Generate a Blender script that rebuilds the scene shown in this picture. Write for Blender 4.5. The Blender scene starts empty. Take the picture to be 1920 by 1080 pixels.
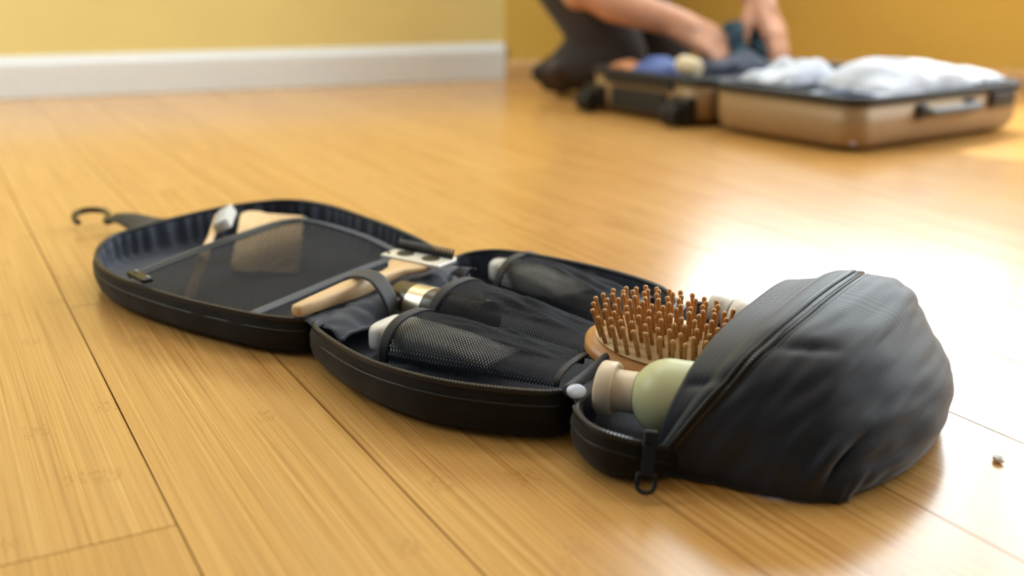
import bpy, bmesh, math, random
from mathutils import Vector, Matrix, noise
random.seed(7)
sc = bpy.context.scene
C = sc.collection
PI = math.pi

# ------------------------------------------------------------------ camera, world, light
CAM_H, FPX = 0.35, 2030.0
PITCH = math.atan(615 / FPX)
cam = bpy.data.objects.new('camera', bpy.data.cameras.new('camera'))
C.objects.link(cam)
cam.data.sensor_width = 36
cam.data.lens = FPX / 1920 * 36
cam.location = (0, 0, CAM_H)
cam.rotation_euler = (PI / 2 - PITCH, 0, 0)
cam.data.clip_start = 0.02
cam.data.dof.use_dof = True
cam.data.dof.focus_distance = 0.89
cam.data.dof.aperture_fstop = 3.0
sc.camera = cam

world = bpy.data.worlds.new('world')
sc.world = world
world.use_nodes = True
bg = world.node_tree.nodes['Background']
bg.inputs[0].default_value = (0.94, 0.97, 1.0, 1)
bg.inputs[1].default_value = 0.12

def lamp(name, kind, loc, target, energy, color=(1, 1, 1), size=None, angle=None):
    d = bpy.data.lights.new(name, kind)
    d.energy = energy
    d.color = color
    if size:
        d.shape = 'RECTANGLE'
        d.size, d.size_y = size
    if angle is not None:
        d.angle = angle
    o = bpy.data.objects.new(name, d)
    C.objects.link(o)
    o.location = loc
    o.rotation_euler = (Vector(target) - Vector(loc)).to_track_quat('-Z', 'Y').to_euler()
    return o

# right wall runs from the corner WC towards WR; the window sits in it
WL0 = Vector((-1.35, 2.878, 0)); WL1 = Vector((-0.13, 3.342, 0))
WLD = (WL1 - WL0).normalized()
WC = WL0 + WLD * 1.42
WRD = (Vector((1.52, 3.02, 0)) - WC).normalized()
WRN = Vector((WRD.y, -WRD.x, 0))           # into the room
if WRN.y > 0: WRN = -WRN
WIN = (0.50, 2.6, 0.50, 2.05)              # along the wall from WC, sill, head
win_mid = WC + WRD * ((WIN[0] + WIN[1]) / 2) + Vector((0, 0, (WIN[2] + WIN[3]) / 2))
sky_pos = win_mid - WRN * 0.30
lamp('window_daylight', 'AREA', sky_pos, sky_pos + WRN, 104, (0.84, 0.94, 1.0),
     size=(WIN[1] - WIN[0] + .1, WIN[3] - WIN[2] + .1))
sun_el = math.radians(55)
sun_h = Vector((-0.25, 1, 0)).normalized()
sv = Vector((sun_h.x * math.cos(sun_el), sun_h.y * math.cos(sun_el), math.sin(sun_el)))
lamp('sun', 'SUN', sv * 6, (0, 0, 0), 5.5, (1.0, 0.93, 0.82), angle=math.radians(0.6))
lamp('overhead_fill', 'AREA', (-0.4, 2.55, 2.55), (-0.4, 2.5, 0), 27, (0.89, 0.97, 1.0), size=(2.0, 1.0))  # unseen area light added for soft light from above and behind
lamp('right_fill', 'AREA', (2.9, 1.7, 1.35), (-0.8, 2.1, 0.5), 52, (0.89, 0.97, 1.0), size=(1.9, 1.7))  # fill added from the right to lift the left wall, no window there
lamp('left_fill', 'AREA', (-2.4, 1.5, 1.7), (-1.0, 3.0, 0.5), 36, (0.86, 0.97, 1.0), size=(1.2, 1.3))  # second added fill, brightens the left wall; no window on this side

sc.view_settings.view_transform = 'Standard'
sc.view_settings.look = 'None'
sc.view_settings.exposure = 0.07
sc.view_settings.gamma = 1.0
sc.view_settings.use_curve_mapping = False
sc.cycles.use_denoising = True
sc.cycles.max_bounces = 8
sc.cycles.transparent_max_bounces = 12

# ------------------------------------------------------------------ helpers
def at(px, py, z=0.0):
    """point of the place at height z that the photograph shows at (px, py)"""
    u, v = (px - 960) / FPX, (540 - py) / FPX
    d = Vector((u, math.cos(PITCH) + v * math.sin(PITCH), -math.sin(PITCH) + v * math.cos(PITCH)))
    return d * ((z - CAM_H) / d.z) + Vector((0, 0, CAM_H))

def at_y(px, py, y):
    u, v = (px - 960) / FPX, (540 - py) / FPX
    d = Vector((u, math.cos(PITCH) + v * math.sin(PITCH), -math.sin(PITCH) + v * math.cos(PITCH)))
    return d * (y / d.y) + Vector((0, 0, CAM_H))

def srgb(r, g, b):
    f = lambda c: c / 12.92 if c <= 0.04045 else ((c + 0.055) / 1.055) ** 2.4
    return (f(r / 255), f(g / 255), f(b / 255), 1)

class NT:
    """tiny node-tree builder"""
    def __init__(s, name):
        s.m = bpy.data.materials.new(name); s.m.use_nodes = True
        s.t = s.m.node_tree; s.b = s.t.nodes['Principled BSDF']; s.out = s.t.nodes['Material Output']
    def n(s, typ, **kw):
        nd = s.t.nodes.new(typ)
        for k, v in kw.items(): setattr(nd, k, v)
        return nd
    def l(s, a, b): s.t.links.new(a, b)
    def val(s, sock, v):
        if hasattr(v, 'is_linked') or hasattr(v, 'links'): s.l(v, sock)
        else: sock.default_value = v
    def math(s, op, a, b=0.0, c=None):
        nd = s.n('ShaderNodeMath', operation=op)
        s.val(nd.inputs[0], a); s.val(nd.inputs[1], b)
        if c is not None: s.val(nd.inputs[2], c)
        return nd.outputs[0]
    def mix(s, fac, a, b, typ='MIX'):
        nd = s.n('ShaderNodeMix', data_type='RGBA', blend_type=typ)
        s.val(nd.inputs[0], fac); s.val(nd.inputs[6], a); s.val(nd.inputs[7], b)
        return nd.outputs[2]
    def ramp(s, fac, stops):
        nd = s.n('ShaderNodeValToRGB'); s.l(fac, nd.inputs[0])
        e = nd.color_ramp.elements
        e[0].position, e[0].color = stops[0]; e[1].position, e[1].color = stops[-1]
        for p, c in stops[1:-1]:
            q = e.new(p); q.color = c
        return nd.outputs[0]
    def noise(s, vec, scale, detail=3, rough=.5):
        nd = s.n('ShaderNodeTexNoise'); nd.inputs['Scale'].default_value = scale
        nd.inputs['Detail'].default_value = detail; nd.inputs['Roughness'].default_value = rough
        if vec is not None: s.l(vec, nd.inputs['Vector'])
        return nd.outputs['Fac']
    def bump(s, h, strength, dist):
        nd = s.n('ShaderNodeBump'); nd.inputs['Strength'].default_value = strength
        nd.inputs['Distance'].default_value = dist
        s.l(h, nd.inputs['Height']); s.l(nd.outputs[0], s.b.inputs['Normal'])

def plain(name, col, rough=.5, metal=0, var=.06, scale=60, bump=0, spec=.5, sheen=0, sss=0, coat=0):
    t = NT(name); co = t.n('ShaderNodeTexCoord').outputs['Object']
    nz = t.noise(co, scale, 4)
    c2 = tuple(max(0, x * (1 - var * 3)) for x in col[:3]) + (1,)
    c3 = tuple(min(1, x * (1 + var * 2)) for x in col[:3]) + (1,)
    t.l(t.ramp(nz, [(.25, c2), (.75, c3)]), t.b.inputs['Base Color'])
    t.b.inputs['Roughness'].default_value = rough; t.b.inputs['Metallic'].default_value = metal
    t.b.inputs['Specular IOR Level'].default_value = spec
    if sheen:
        t.b.inputs['Sheen Weight'].default_value = sheen; t.b.inputs['Sheen Roughness'].default_value = .45
    if sss:
        t.b.inputs['Subsurface Weight'].default_value = sss
        t.b.inputs['Subsurface Radius'].default_value = (.01, .005, .003)
        t.b.inputs['Subsurface Scale'].default_value = 1
    if coat: t.b.inputs['Coat Weight'].default_value = coat
    if bump: t.bump(nz, bump, .002)
    return t.m

def weave(name, col, cell, rough=.62, contrast=.35, sheen=.25, bump=.4, blotch=.2, spec=.35):
    """ripstop / canvas: fine crossing threads"""
    t = NT(name); co = t.n('ShaderNodeTexCoord').outputs['UV']
    sep = t.n('ShaderNodeSeparateXYZ'); t.l(co, sep.inputs[0])
    def thread(o):
        a = t.math('MULTIPLY', o, 2 * PI / cell)
        return t.math('MULTIPLY_ADD', t.math('SINE', a), .5, .5)
    u, v = thread(sep.outputs[0]), thread(sep.outputs[1])
    w = t.math('MULTIPLY', u, v)
    obj_co = t.n('ShaderNodeTexCoord').outputs['Object']
    nz = t.noise(obj_co, 30, 3)
    dark = tuple(x * (1 - contrast) for x in col[:3]) + (1,)
    lite = tuple(min(1, x * (1 + contrast)) for x in col[:3]) + (1,)
    c = t.mix(w, dark, lite)
    c = t.mix(t.math('MULTIPLY', nz, blotch), c, (0, 0, 0, 1))
    t.l(c, t.b.inputs['Base Color'])
    t.b.inputs['Roughness'].default_value = rough; t.b.inputs['Specular IOR Level'].default_value = spec
    t.b.inputs['Sheen Weight'].default_value = sheen; t.b.inputs['Sheen Roughness'].default_value = .4
    t.bump(w, bump, .0006)
    return t.m

def wood(name, base, dark, scale=1, rough=.45):
    t = NT(name); co = t.n('ShaderNodeTexCoord').outputs['Object']
    mp = t.n('ShaderNodeMapping'); mp.inputs['Scale'].default_value = (8 * scale, 160 * scale, 160 * scale)
    t.l(co, mp.inputs[0])
    nz = t.noise(mp.outputs[0], 1, 4, .6)
    t.l(t.ramp(nz, [(.3, dark), (.65, base)]), t.b.inputs['Base Color'])
    t.b.inputs['Roughness'].default_value = rough
    t.bump(nz, .1, .0005)
    return t.m

def bamboo_floor():
    t = NT('bamboo')
    co = t.n('ShaderNodeTexCoord').outputs['UV']       # u along the plank, v across it, metres
    rnd = t.n('ShaderNodeObjectInfo').outputs['Random']
    sep = t.n('ShaderNodeSeparateXYZ'); t.l(co, sep.inputs[0])
    u = t.math('ADD', sep.outputs[0], t.math('MULTIPLY', rnd, 37.0))
    v = sep.outputs[1]
    STRIP = .0185
    vs = t.math('DIVIDE', v, STRIP)
    idx = t.math('FLOOR', vs)
    fr = t.math('FRACT', vs)
    cid = t.n('ShaderNodeCombineXYZ'); t.l(idx, cid.inputs[0]); t.l(t.math('MULTIPLY', rnd, 91.0), cid.inputs[1])
    wn = t.n('ShaderNodeTexWhiteNoise', noise_dimensions='2D'); t.l(cid.outputs[0], wn.inputs[0])
    strip_r = wn.outputs['Value']
    # fibres
    cv = t.n('ShaderNodeCombineXYZ'); t.l(t.math('MULTIPLY', u, 3.0), cv.inputs[0]); t.l(t.math('MULTIPLY', v, 420.0), cv.inputs[1])
    t.l(t.math('MULTIPLY', rnd, 13.0), cv.inputs[2])
    fib = t.noise(cv.outputs[0], 1, 4, .65)
    cv2 = t.n('ShaderNodeCombineXYZ'); t.l(t.math('MULTIPLY', u, 1.6), cv2.inputs[0]); t.l(t.math('MULTIPLY', v, 60.0), cv2.inputs[1])
    t.l(t.math('MULTIPLY', rnd, 29.0), cv2.inputs[2])
    broad = t.noise(cv2.outputs[0], 1, 3, .5)
    c = t.ramp(fib, [(.32, srgb(150, 98, 42)), (.46, srgb(201, 150, 80)), (.56, srgb(211, 162, 92)), (.74, srgb(228, 185, 116))])
    c = t.mix(t.math('MULTIPLY', t.math('SUBTRACT', broad, .38), 1.8), c, srgb(192, 144, 84))
    c = t.mix(t.math('MULTIPLY', strip_r, .16), c, srgb(182, 132, 74))
    c = t.mix(t.math('MULTIPLY', rnd, .14), c, srgb(230, 190, 128))
    # knuckles of the cane: short dashed bands, at another place on each strip
    un = t.math('ADD', t.math('MULTIPLY', u, 3.1), t.math('MULTIPLY', strip_r, 7.0))
    cell = t.math('FLOOR', un)
    cc = t.n('ShaderNodeCombineXYZ'); t.l(cell, cc.inputs[0]); t.l(idx, cc.inputs[1])
    wn2 = t.n('ShaderNodeTexWhiteNoise', noise_dimensions='2D'); t.l(cc.outputs[0], wn2.inputs[0])
    du = t.math('ABSOLUTE', t.math('SUBTRACT', t.math('FRACT', un), .5))
    band = t.math('LESS_THAN', du, t.math('MULTIPLY_ADD', t.noise(cv.outputs[0], 1.7, 2), .06, .005))
    band = t.math('MULTIPLY', band, t.math('GREATER_THAN', wn2.outputs['Value'], .45))
    cs = t.n('ShaderNodeCombineXYZ'); t.l(t.math('MULTIPLY', u, 170.0), cs.inputs[0]); t.l(t.math('MULTIPLY', v, 330.0), cs.inputs[1])
    sp = t.noise(cs.outputs[0], 1, 3, .7)
    knuckle = t.math('MULTIPLY', band, t.math('GREATER_THAN', sp, .52))
    c = t.mix(t.math('MULTIPLY', knuckle, .38), c, srgb(160, 108, 52))
    # seam between strips
    seam = t.math('GREATER_THAN', t.math('ABSOLUTE', t.math('SUBTRACT', fr, .5)), .485)
    c = t.mix(t.math('MULTIPLY', seam, .22), c, srgb(140, 96, 48))
    t.l(c, t.b.inputs['Base Color'])
    r = t.math('MULTIPLY_ADD', fib, .10, .20)
    t.l(r, t.b.inputs['Roughness'])
    t.b.inputs['Specular IOR Level'].default_value = .5
    t.b.inputs['Coat Weight'].default_value = .22
    t.b.inputs['Coat Roughness'].default_value = .14
    t.bump(t.math('ADD', fib, t.math('MULTIPLY', knuckle, -.4)), .12, .0006)
    return t.m

M = {}
M['floor'] = bamboo_floor()
M['skirting_wood'] = plain('skirting_wood', srgb(200, 158, 100), .5)
M['subfloor'] = plain('subfloor', srgb(84, 56, 28), .9)
M['wall_shaded'] = plain('wall_paint_shaded', srgb(208, 168, 72), .85, var=.015, scale=4, bump=.05)  # right wall: its dimmer light is put into the deeper mustard
M['wall'] = plain('wall_paint', srgb(239, 217, 142), .85, var=.015, scale=4, bump=.05)
M['white_paint'] = plain('white_paint', srgb(232, 236, 238), .45, var=.01)
M['ceiling'] = plain('ceiling_paint', srgb(240, 236, 226), .9, var=.01)
M['shell'] = weave('black_canvas', srgb(24, 23, 24), .0012, contrast=.3, sheen=.12, spec=.25)
M['lining'] = weave('slate_lining', srgb(62, 69, 86), .0016, contrast=.3, sheen=.3)
M['ripstop'] = weave('charcoal_ripstop', srgb(25, 34, 51), .0026, rough=.55, contrast=.38, bump=.25, sheen=.3, spec=.45)
M['webbing'] = weave('black_webbing', srgb(29, 31, 36), .0018, contrast=.3, sheen=.2)
M['net'] = plain('mesh_thread', srgb(13, 19, 32), .75, spec=.25)
M['piping'] = plain('black_piping', srgb(24, 24, 25), .45)
M['zip'] = plain('black_zip', srgb(26, 26, 28), .35, spec=.6)
M['zip_teeth'] = plain('zip_teeth', srgb(78, 78, 82), .3, metal=.3)
M['zip_metal'] = plain('black_metal', srgb(30, 29, 29), .3, metal=.4)
M['hook'] = plain('dark_nickel', srgb(72, 66, 58), .25, metal=.9)
M['snap'] = plain('steel_snap', srgb(150, 156, 170), .35, metal=.6)
M['pale_wood'] = wood('pale_beech', srgb(232, 201, 158), srgb(216, 178, 130), 1)
M['brush_wood'] = wood('brush_beech', srgb(214, 156, 94), srgb(194, 130, 70), 1, .35)
M['pin'] = wood('pin_wood', srgb(218, 168, 108), srgb(184, 126, 68), 2, .25)
M['pad'] = plain('cream_pad', srgb(238, 208, 158), .5)
M['bristle'] = plain('white_bristle', srgb(240, 240, 238), .5, var=.05, scale=300)
M['white_plastic'] = plain('white_plastic', srgb(236, 233, 226), .35)
M['razor_metal'] = plain('razor_metal', srgb(232, 230, 224), .3, metal=.25)
M['black_plastic'] = plain('black_plastic', srgb(22, 22, 23), .35)
M['brown_bottle'] = plain('umber_lacquer', srgb(66, 54, 38), .28, var=.02, spec=.6)
M['silver'] = plain('champagne_metal', srgb(214, 203, 180), .3, metal=.85, var=.01)
M['cream'] = plain('cream_plastic', srgb(233, 216, 190), .4, var=.01)
M['sage'] = plain('sage_plastic', srgb(204, 208, 164), .38, var=.01, sss=.1)
M['gold'] = plain('champagne_shell', srgb(158, 128, 90), .42, metal=.15, var=.02)
M['rubber'] = plain('rubber', srgb(24, 23, 22), .6)
M['grey_plastic'] = plain('grey_plastic', srgb(80, 80, 84), .4)
def cloth(n, c, cell=.004): return weave(n, c, cell, rough=.85, contrast=.05, sheen=.15, bump=.15, blotch=.03)
M['white_cloth'] = cloth('white_cotton', srgb(204, 209, 222))
M['navy_cloth'] = cloth('navy_cotton', srgb(38, 46, 66))
M['blue_cloth'] = cloth('blue_cotton', srgb(78, 96, 150))
M['teal_cloth'] = cloth('teal_cotton', srgb(54, 80, 92))
M['cream_cloth'] = cloth('cream_cotton', srgb(222, 206, 172))
M['rust_cloth'] = cloth('rust_cotton', srgb(176, 116, 74))
M['trousers'] = cloth('charcoal_twill', srgb(64, 60, 60))
M['tshirt'] = cloth('navy_jersey', srgb(30, 33, 46))
M['skin'] = plain('skin', srgb(206, 150, 118), .5, var=.04, scale=25, sss=.15)
M['hair'] = plain('dark_hair', srgb(48, 34, 26), .6)
M['shoe'] = plain('brown_leather', srgb(52, 36, 26), .5)
M['sole'] = plain('dark_sole', srgb(36, 28, 22), .7)
M['grit'] = plain('pale_grit', srgb(238, 236, 232), .7)
def glass_mat():
    t = NT('window_glass')
    tr = t.n('ShaderNodeBsdfTransparent'); gl = t.n('ShaderNodeBsdfGlossy'); gl.inputs['Roughness'].default_value = .02
    mx = t.n('ShaderNodeMixShader'); mx.inputs[0].default_value = .06
    t.l(tr.outputs[0], mx.inputs[1]); t.l(gl.outputs[0], mx.inputs[2]); t.l(mx.outputs[0], t.out.inputs[0])
    return t.m
M['glass'] = glass_mat()

def link(name, me, mat, parent=None, world_space=False, smooth=True):
    o = bpy.data.objects.new(name, me)
    C.objects.link(o)
    if mat is not None and not me.materials: me.materials.append(M[mat] if isinstance(mat, str) else mat)
    if smooth: me.polygons.foreach_set('use_smooth', [True] * len(me.polygons))
    if parent is not None:
        o.parent = parent
        if world_space: o.matrix_parent_inverse = parent.matrix_basis.inverted()
    return o

def mesh(name, verts, faces, mat, parent=None, ws=False, smooth=True, uv=None):
    me = bpy.data.meshes.new(name)
    me.from_pydata([tuple(v) for v in verts], [], faces)
    if uv is not None:
        lay = me.uv_layers.new(name='UVMap')
        for lp in me.loops: lay.data[lp.index].uv = uv[lp.vertex_index]
    me.update()
    return link(name, me, mat, parent, ws, smooth)

def from_bm(name, bm, mat, parent=None, ws=False, smooth=True):
    me = bpy.data.meshes.new(name); bm.to_mesh(me); bm.free()
    return link(name, me, mat, parent, ws, smooth)

def empty(name, loc=(0, 0, 0), rot=None, label=None, cat=None, group=None):
    o = bpy.data.objects.new(name, None); C.objects.link(o); o.empty_display_size = .02
    o.location = loc
    if rot is not None: o.rotation_euler = rot
    tag(o, label, cat, group)
    return o

def tag(o, label=None, cat=None, group=None, kind=None):
    if label: o['label'] = label
    if cat: o['category'] = cat
    if group: o['group'] = group
    if kind: o['kind'] = kind
    return o

def basis(origin, x, z=Vector((0, 0, 1))):
    """world matrix with local x along x, z as near as possible to z"""
    x = Vector(x).normalized(); y = Vector(z).cross(x).normalized(); zz = x.cross(y)
    m = Matrix((x, y, zz)).transposed().to_4x4(); m.translation = origin
    return m

def spline(pts, n, closed=False):
    """Catmull-Rom resample to n points"""
    P = [Vector(p) for p in pts]; L = len(P); segs = L if closed else L - 1
    def g(i): return P[i % L] if closed else P[max(0, min(L - 1, i))]
    out = []
    for k in range(n):
        x = k / (n if closed else n - 1) * segs
        i = min(int(x), segs - 1); f = x - i
        a, b, c, d = g(i - 1), g(i), g(i + 1), g(i + 2)
        out.append(.5 * ((2 * b) + (c - a) * f + (2 * a - 5 * b + 4 * c - d) * f * f + (3 * b - a - 3 * c + d) * f ** 3))
    return out

def even(pts, n, closed=False):
    """resample evenly by length"""
    P = list(pts) + ([pts[0]] if closed else [])
    d = [0]
    for a, b in zip(P, P[1:]): d.append(d[-1] + (b - a).length)
    T = d[-1]; out = []; j = 0
    for k in range(n):
        s = T * k / (n if closed else n - 1)
        while j < len(P) - 2 and d[j + 1] < s: j += 1
        f = (s - d[j]) / max(1e-9, d[j + 1] - d[j])
        out.append(P[j].lerp(P[j + 1], f))
    return out

def tube_data(path, rad, seg=8, closed=False, cap=True):
    P = [Vector(p) for p in path]; n = len(P)
    R = rad if isinstance(rad, (list, tuple)) else [rad] * n
    V, F = [], []
    up = None
    for i, p in enumerate(P):
        a = P[(i - 1) % n] if (closed or i) else P[0]
        b = P[(i + 1) % n] if (closed or i < n - 1) else P[-1]
        t = (b - a).normalized()
        if up is None:
            up = t.cross(Vector((0, 0, 1)))
            if up.length < .1: up = t.cross(Vector((1, 0, 0)))
        up = (up - t * up.dot(t)).normalized()
        s = t.cross(up)
        for k in range(seg):
            an = 2 * PI * k / seg
            V.append(p + (up * math.cos(an) + s * math.sin(an)) * R[i])
    for i in range(n if closed else n - 1):
        j = (i + 1) % n
        for k in range(seg):
            l = (k + 1) % seg
            F.append((i * seg + k, i * seg + l, j * seg + l, j * seg + k))
    if cap and not closed:
        F.append(tuple(range(seg))[::-1]); F.append(tuple((n - 1) * seg + k for k in range(seg)))
    return V, F

def tube(name, path, rad, mat, parent=None, ws=False, seg=8, closed=False):
    V, F = tube_data(path, rad, seg, closed)
    return mesh(name, V, F, mat, parent, ws)

def lathe(name, prof, mat, parent=None, seg=32, ws=False):
    """revolve (x, r) about local x"""
    V, F = [], []
    for x, r in prof:
        for k in range(seg):
            a = 2 * PI * k / seg
            V.append((x, r * math.cos(a), r * math.sin(a)))
    for i in range(len(prof) - 1):
        for k in range(seg):
            l = (k + 1) % seg
            F.append((i * seg + k, i * seg + l, (i + 1) * seg + l, (i + 1) * seg + k))
    F.append(tuple(range(seg))[::-1]); F.append(tuple((len(prof) - 1) * seg + k for k in range(seg)))
    o = mesh(name, V, F, mat, parent, ws)
    md = o.modifiers.new('edge', 'EDGE_SPLIT'); md.split_angle = math.radians(40)
    return o

def box_bm(bm, c, s, m=None):
    mat = Matrix.Translation(c) @ Matrix.Diagonal((s[0], s[1], s[2], 1))
    if m is not None: mat = m @ mat
    return bmesh.ops.create_cube(bm, size=1, matrix=mat)

def rbox(name, c, s, mat, parent=None, bev=.003, seg=3, m=None, ws=False):
    bm = bmesh.new(); box_bm(bm, c, s, m)
    if bev: bmesh.ops.bevel(bm, geom=bm.edges[:], offset=bev, segments=seg, affect='EDGES', profile=.5)
    return from_bm(name, bm, mat, parent, ws, smooth=False)

def prism(name, poly, z0, z1, mat, parent=None, ws=False, bev=0, smooth=False):
    bm = bmesh.new()
    f = bm.faces.new([bm.verts.new((p[0], p[1], z1)) for p in poly])
    f.normal_update()
    if f.normal.z < 0: f.normal_flip()
    r = bmesh.ops.extrude_face_region(bm, geom=[f])
    bmesh.ops.translate(bm, verts=[v for v in r['geom'] if isinstance(v, bmesh.types.BMVert)], vec=(0, 0, z0 - z1))
    bmesh.ops.recalc_face_normals(bm, faces=bm.faces[:])
    if bev:
        bmesh.ops.bevel(bm, geom=bm.edges[:], offset=bev, segments=2, affect='EDGES', profile=.5)
    return from_bm(name, bm, mat, parent, ws, smooth)

def sheet(name, S, nu, nv, mat, parent=None, ws=True, thick=0, uvs=(1, 1)):
    V, UV = [], []
    for i in range(nu + 1):
        for j in range(nv + 1):
            V.append(S(i / nu, j / nv)); UV.append((i / nu * uvs[0], j / nv * uvs[1]))
    F = [(i * (nv + 1) + j, (i + 1) * (nv + 1) + j, (i + 1) * (nv + 1) + j + 1, i * (nv + 1) + j + 1)
         for i in range(nu) for j in range(nv)]
    o = mesh(name, V, F, mat, parent, ws, uv=UV)
    if thick:
        md = o.modifiers.new('thickness', 'SOLIDIFY'); md.thickness = thick; md.offset = 0
    return o

def net(name, S, nu, nv, mat, parent=None, ws=True, w=.21, mod=None):
    """knotted net: diagonal threads with open holes between them"""
    V, F = [], []
    def strip(u0, v0, u1, v1, lift):
        du, dv = (v1 - v0) * w * (nv / nu), -(u1 - u0) * w * (nu / nv)
        i = len(V)
        for a, b, s in ((u0, v0, 1), (u0, v0, -1), (u1, v1, -1), (u1, v1, 1)):
            uu, vv = min(1, max(0, a + s * du)), min(1, max(0, b + s * dv))
            V.append(S(uu, vv) + Vector((0, 0, lift)))
        F.append((i, i + 1, i + 2, i + 3))
    for i in range(nu):
        for j in range(nv):
            a, b, c, d = i / nu, j / nv, (i + 1) / nu, (j + 1) / nv
            strip(a, b, c, d, 0); strip(a, d, c, b, .0002)
    return mesh(name, V, F, mat, parent, ws, smooth=False)

# ------------------------------------------------------------------ the room
def struct(o, name=None):
    o['kind'] = 'structure'; return o

floor = prism('floor', [(-3.2, -1.2), (3.6, -1.2), (3.6, 2.34), WC - WLD * 0 + WRD * 0 + Vector((0, .02, 0)), (-3.2, 2.18)], -.05, -.0125, 'subfloor')
struct(floor)
BD = Vector((.479, -.878, 0)).normalized(); BN = Vector((.878, .479, 0)).normalized()
room_poly = [Vector((-2.6, -.9)), Vector((3.1, -.9)), (WC + WRD * 3.2).to_2d(), WC.to_2d(), (WC - WLD * 2.75).to_2d()]
def clip(poly, window):
    out = poly
    for i in range(len(window)):
        a, b = window[i], window[(i + 1) % len(window)]; e = b - a
        side = lambda p: e.x * (p.y - a.y) - e.y * (p.x - a.x)
        src, out = out, []
        for k in range(len(src)):
            p, q = src[k], src[(k + 1) % len(src)]; sp, sq = side(p), side(q)
            if sp >= 0: out.append(p)
            if (sp >= 0) != (sq >= 0): out.append(p.lerp(q, sp / (sp - sq)))
        if len(out) < 3: return []
    return out
PW, PL = .1475, 1.84
known = {0: -.655, 1: -1.178, 5: -1.23}
for row in range(-19, 30):
    n0 = .110 + (row - 1) * PW
    off = known.get(row, random.uniform(0, PL))
    k0 = off % PL - 4 * PL
    for k in range(7):
        d0, d1 = k0 + k * PL, k0 + (k + 1) * PL
        g = .0006
        quad = [BD * a + BN * b for a, b in ((d0 + g, n0 + g), (d1 - g, n0 + g), (d1 - g, n0 + PW - g), (d0 + g, n0 + PW - g))]
        poly = clip([q.to_2d() for q in quad], room_poly)
        if len(poly) < 3: continue
        bm = bmesh.new()
        uvl = bm.loops.layers.uv.new('UVMap')
        top = [bm.verts.new((p.x, p.y, 0)) for p in poly]
        f = bm.faces.new(top)
        r = bmesh.ops.inset_region(bm, faces=[f], thickness=.0007, depth=0)
        for v in top: v.co.z = -.0007
        low = [bm.verts.new((v.co.x, v.co.y, -.012)) for v in top]
        for i in range(len(top)):
            j = (i + 1) % len(top)
            bm.faces.new((top[j], top[i], low[i], low[j]))
        bmesh.ops.recalc_face_normals(bm, faces=bm.faces[:])
        for fc in bm.faces:
            for lp in fc.loops:
                c = lp.vert.co; lp[uvl].uv = (c.x * BD.x + c.y * BD.y - d0, c.x * BN.x + c.y * BN.y - n0)
        from_bm('plank', bm, 'floor', floor, smooth=False)

WH = 2.6
def wall_box(bm, origin, d, nrm, a0, a1, z0, z1, th):
    """box along a wall; th is the thickness away from the room"""
    m = Matrix((d, -nrm, Vector((0, 0, 1)))).transposed().to_4x4(); m.translation = origin
    box_bm(bm, ((a0 + a1) / 2, th / 2, (z0 + z1) / 2), (a1 - a0, abs(th), z1 - z0), m)
WLN = Vector((WLD.y, -WLD.x, 0))
if WLN.y > 0: WLN = -WLN
bm = bmesh.new(); wall_box(bm, WC, WLD, WLN, -2.9, .02, -.05, WH, .12)
struct(from_bm('wall_left', bm, 'wall', smooth=False))
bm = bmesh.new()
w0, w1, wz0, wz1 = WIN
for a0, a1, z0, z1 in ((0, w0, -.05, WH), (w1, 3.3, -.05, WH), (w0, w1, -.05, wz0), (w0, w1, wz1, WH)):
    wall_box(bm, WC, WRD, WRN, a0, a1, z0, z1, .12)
struct(from_bm('wall_right', bm, 'wall_shaded', smooth=False))
def baseboard(name, origin, d, nrm, a0, a1, k=1.0, mat='white_paint'):
    prof = [(0, 0), (.016, 0), (.016, .082), (.013, .092), (.008, .098), (.006, .106), (0, .108)]
    V, F = [], []
    for a in (a0, a1):
        for x, z in prof: V.append(origin + d * a + nrm * x + Vector((0, 0, z * k + .0005)))
    n = len(prof)
    for i in range(n): F.append((i, (i + 1) % n, n + (i + 1) % n, n + i))
    F += [tuple(range(n)), tuple(range(n, 2 * n))[::-1]]
    return struct(mesh(name, V, F, mat, smooth=False))
baseboard('baseboard_left', WC, WLD, WLN, -2.8, -.003)
baseboard('baseboard_right', WC, WRD, WRN, .003, 3.25, .55, 'skirting_wood')
struct(prism('ceiling', [(-3.2, -1.2), (3.6, -1.2), (3.6, 2.6), (0, 3.6), (-3.2, 2.5)], WH, WH + .05, 'ceiling'))
# window in the right wall
win = empty('window_1', win_mid); win['kind'] = 'structure'
def win_box(name, a0, a1, z0, z1, y0, y1, mat):
    bm = bmesh.new(); m = Matrix((WRD, -WRN, Vector((0, 0, 1)))).transposed().to_4x4(); m.translation = WC
    box_bm(bm, ((a0 + a1) / 2, (y0 + y1) / 2, (z0 + z1) / 2), (a1 - a0, y1 - y0, z1 - z0), m)
    return from_bm(name, bm, mat, win, True, smooth=False)
fw = .05
win_box('window_frame', w0, w0 + fw, wz0, wz1, .03, .09, 'white_paint'); win_box('window_frame', w1 - fw, w1, wz0, wz1, .03, .09, 'white_paint')
win_box('window_frame', w0 + fw, w1 - fw, wz0, wz0 + fw, .03, .09, 'white_paint'); win_box('window_frame', w0 + fw, w1 - fw, wz1 - fw, wz1, .03, .09, 'white_paint')
wm = (w0 + w1) / 2
win_box('mullion', wm - .025, wm + .025, wz0 + fw, wz1 - fw, .035, .085, 'white_paint')
win_box('window_sill', w0 - .04, w1 + .04, wz0 - .03, wz0, -.05, .03, 'white_paint')
for a0, a1 in ((w0 + fw, wm - .025), (wm + .025, w1 - fw)):
    win_box('pane', a0, a1, wz0 + fw, wz1 - fw, .058, .062, 'glass')

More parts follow.
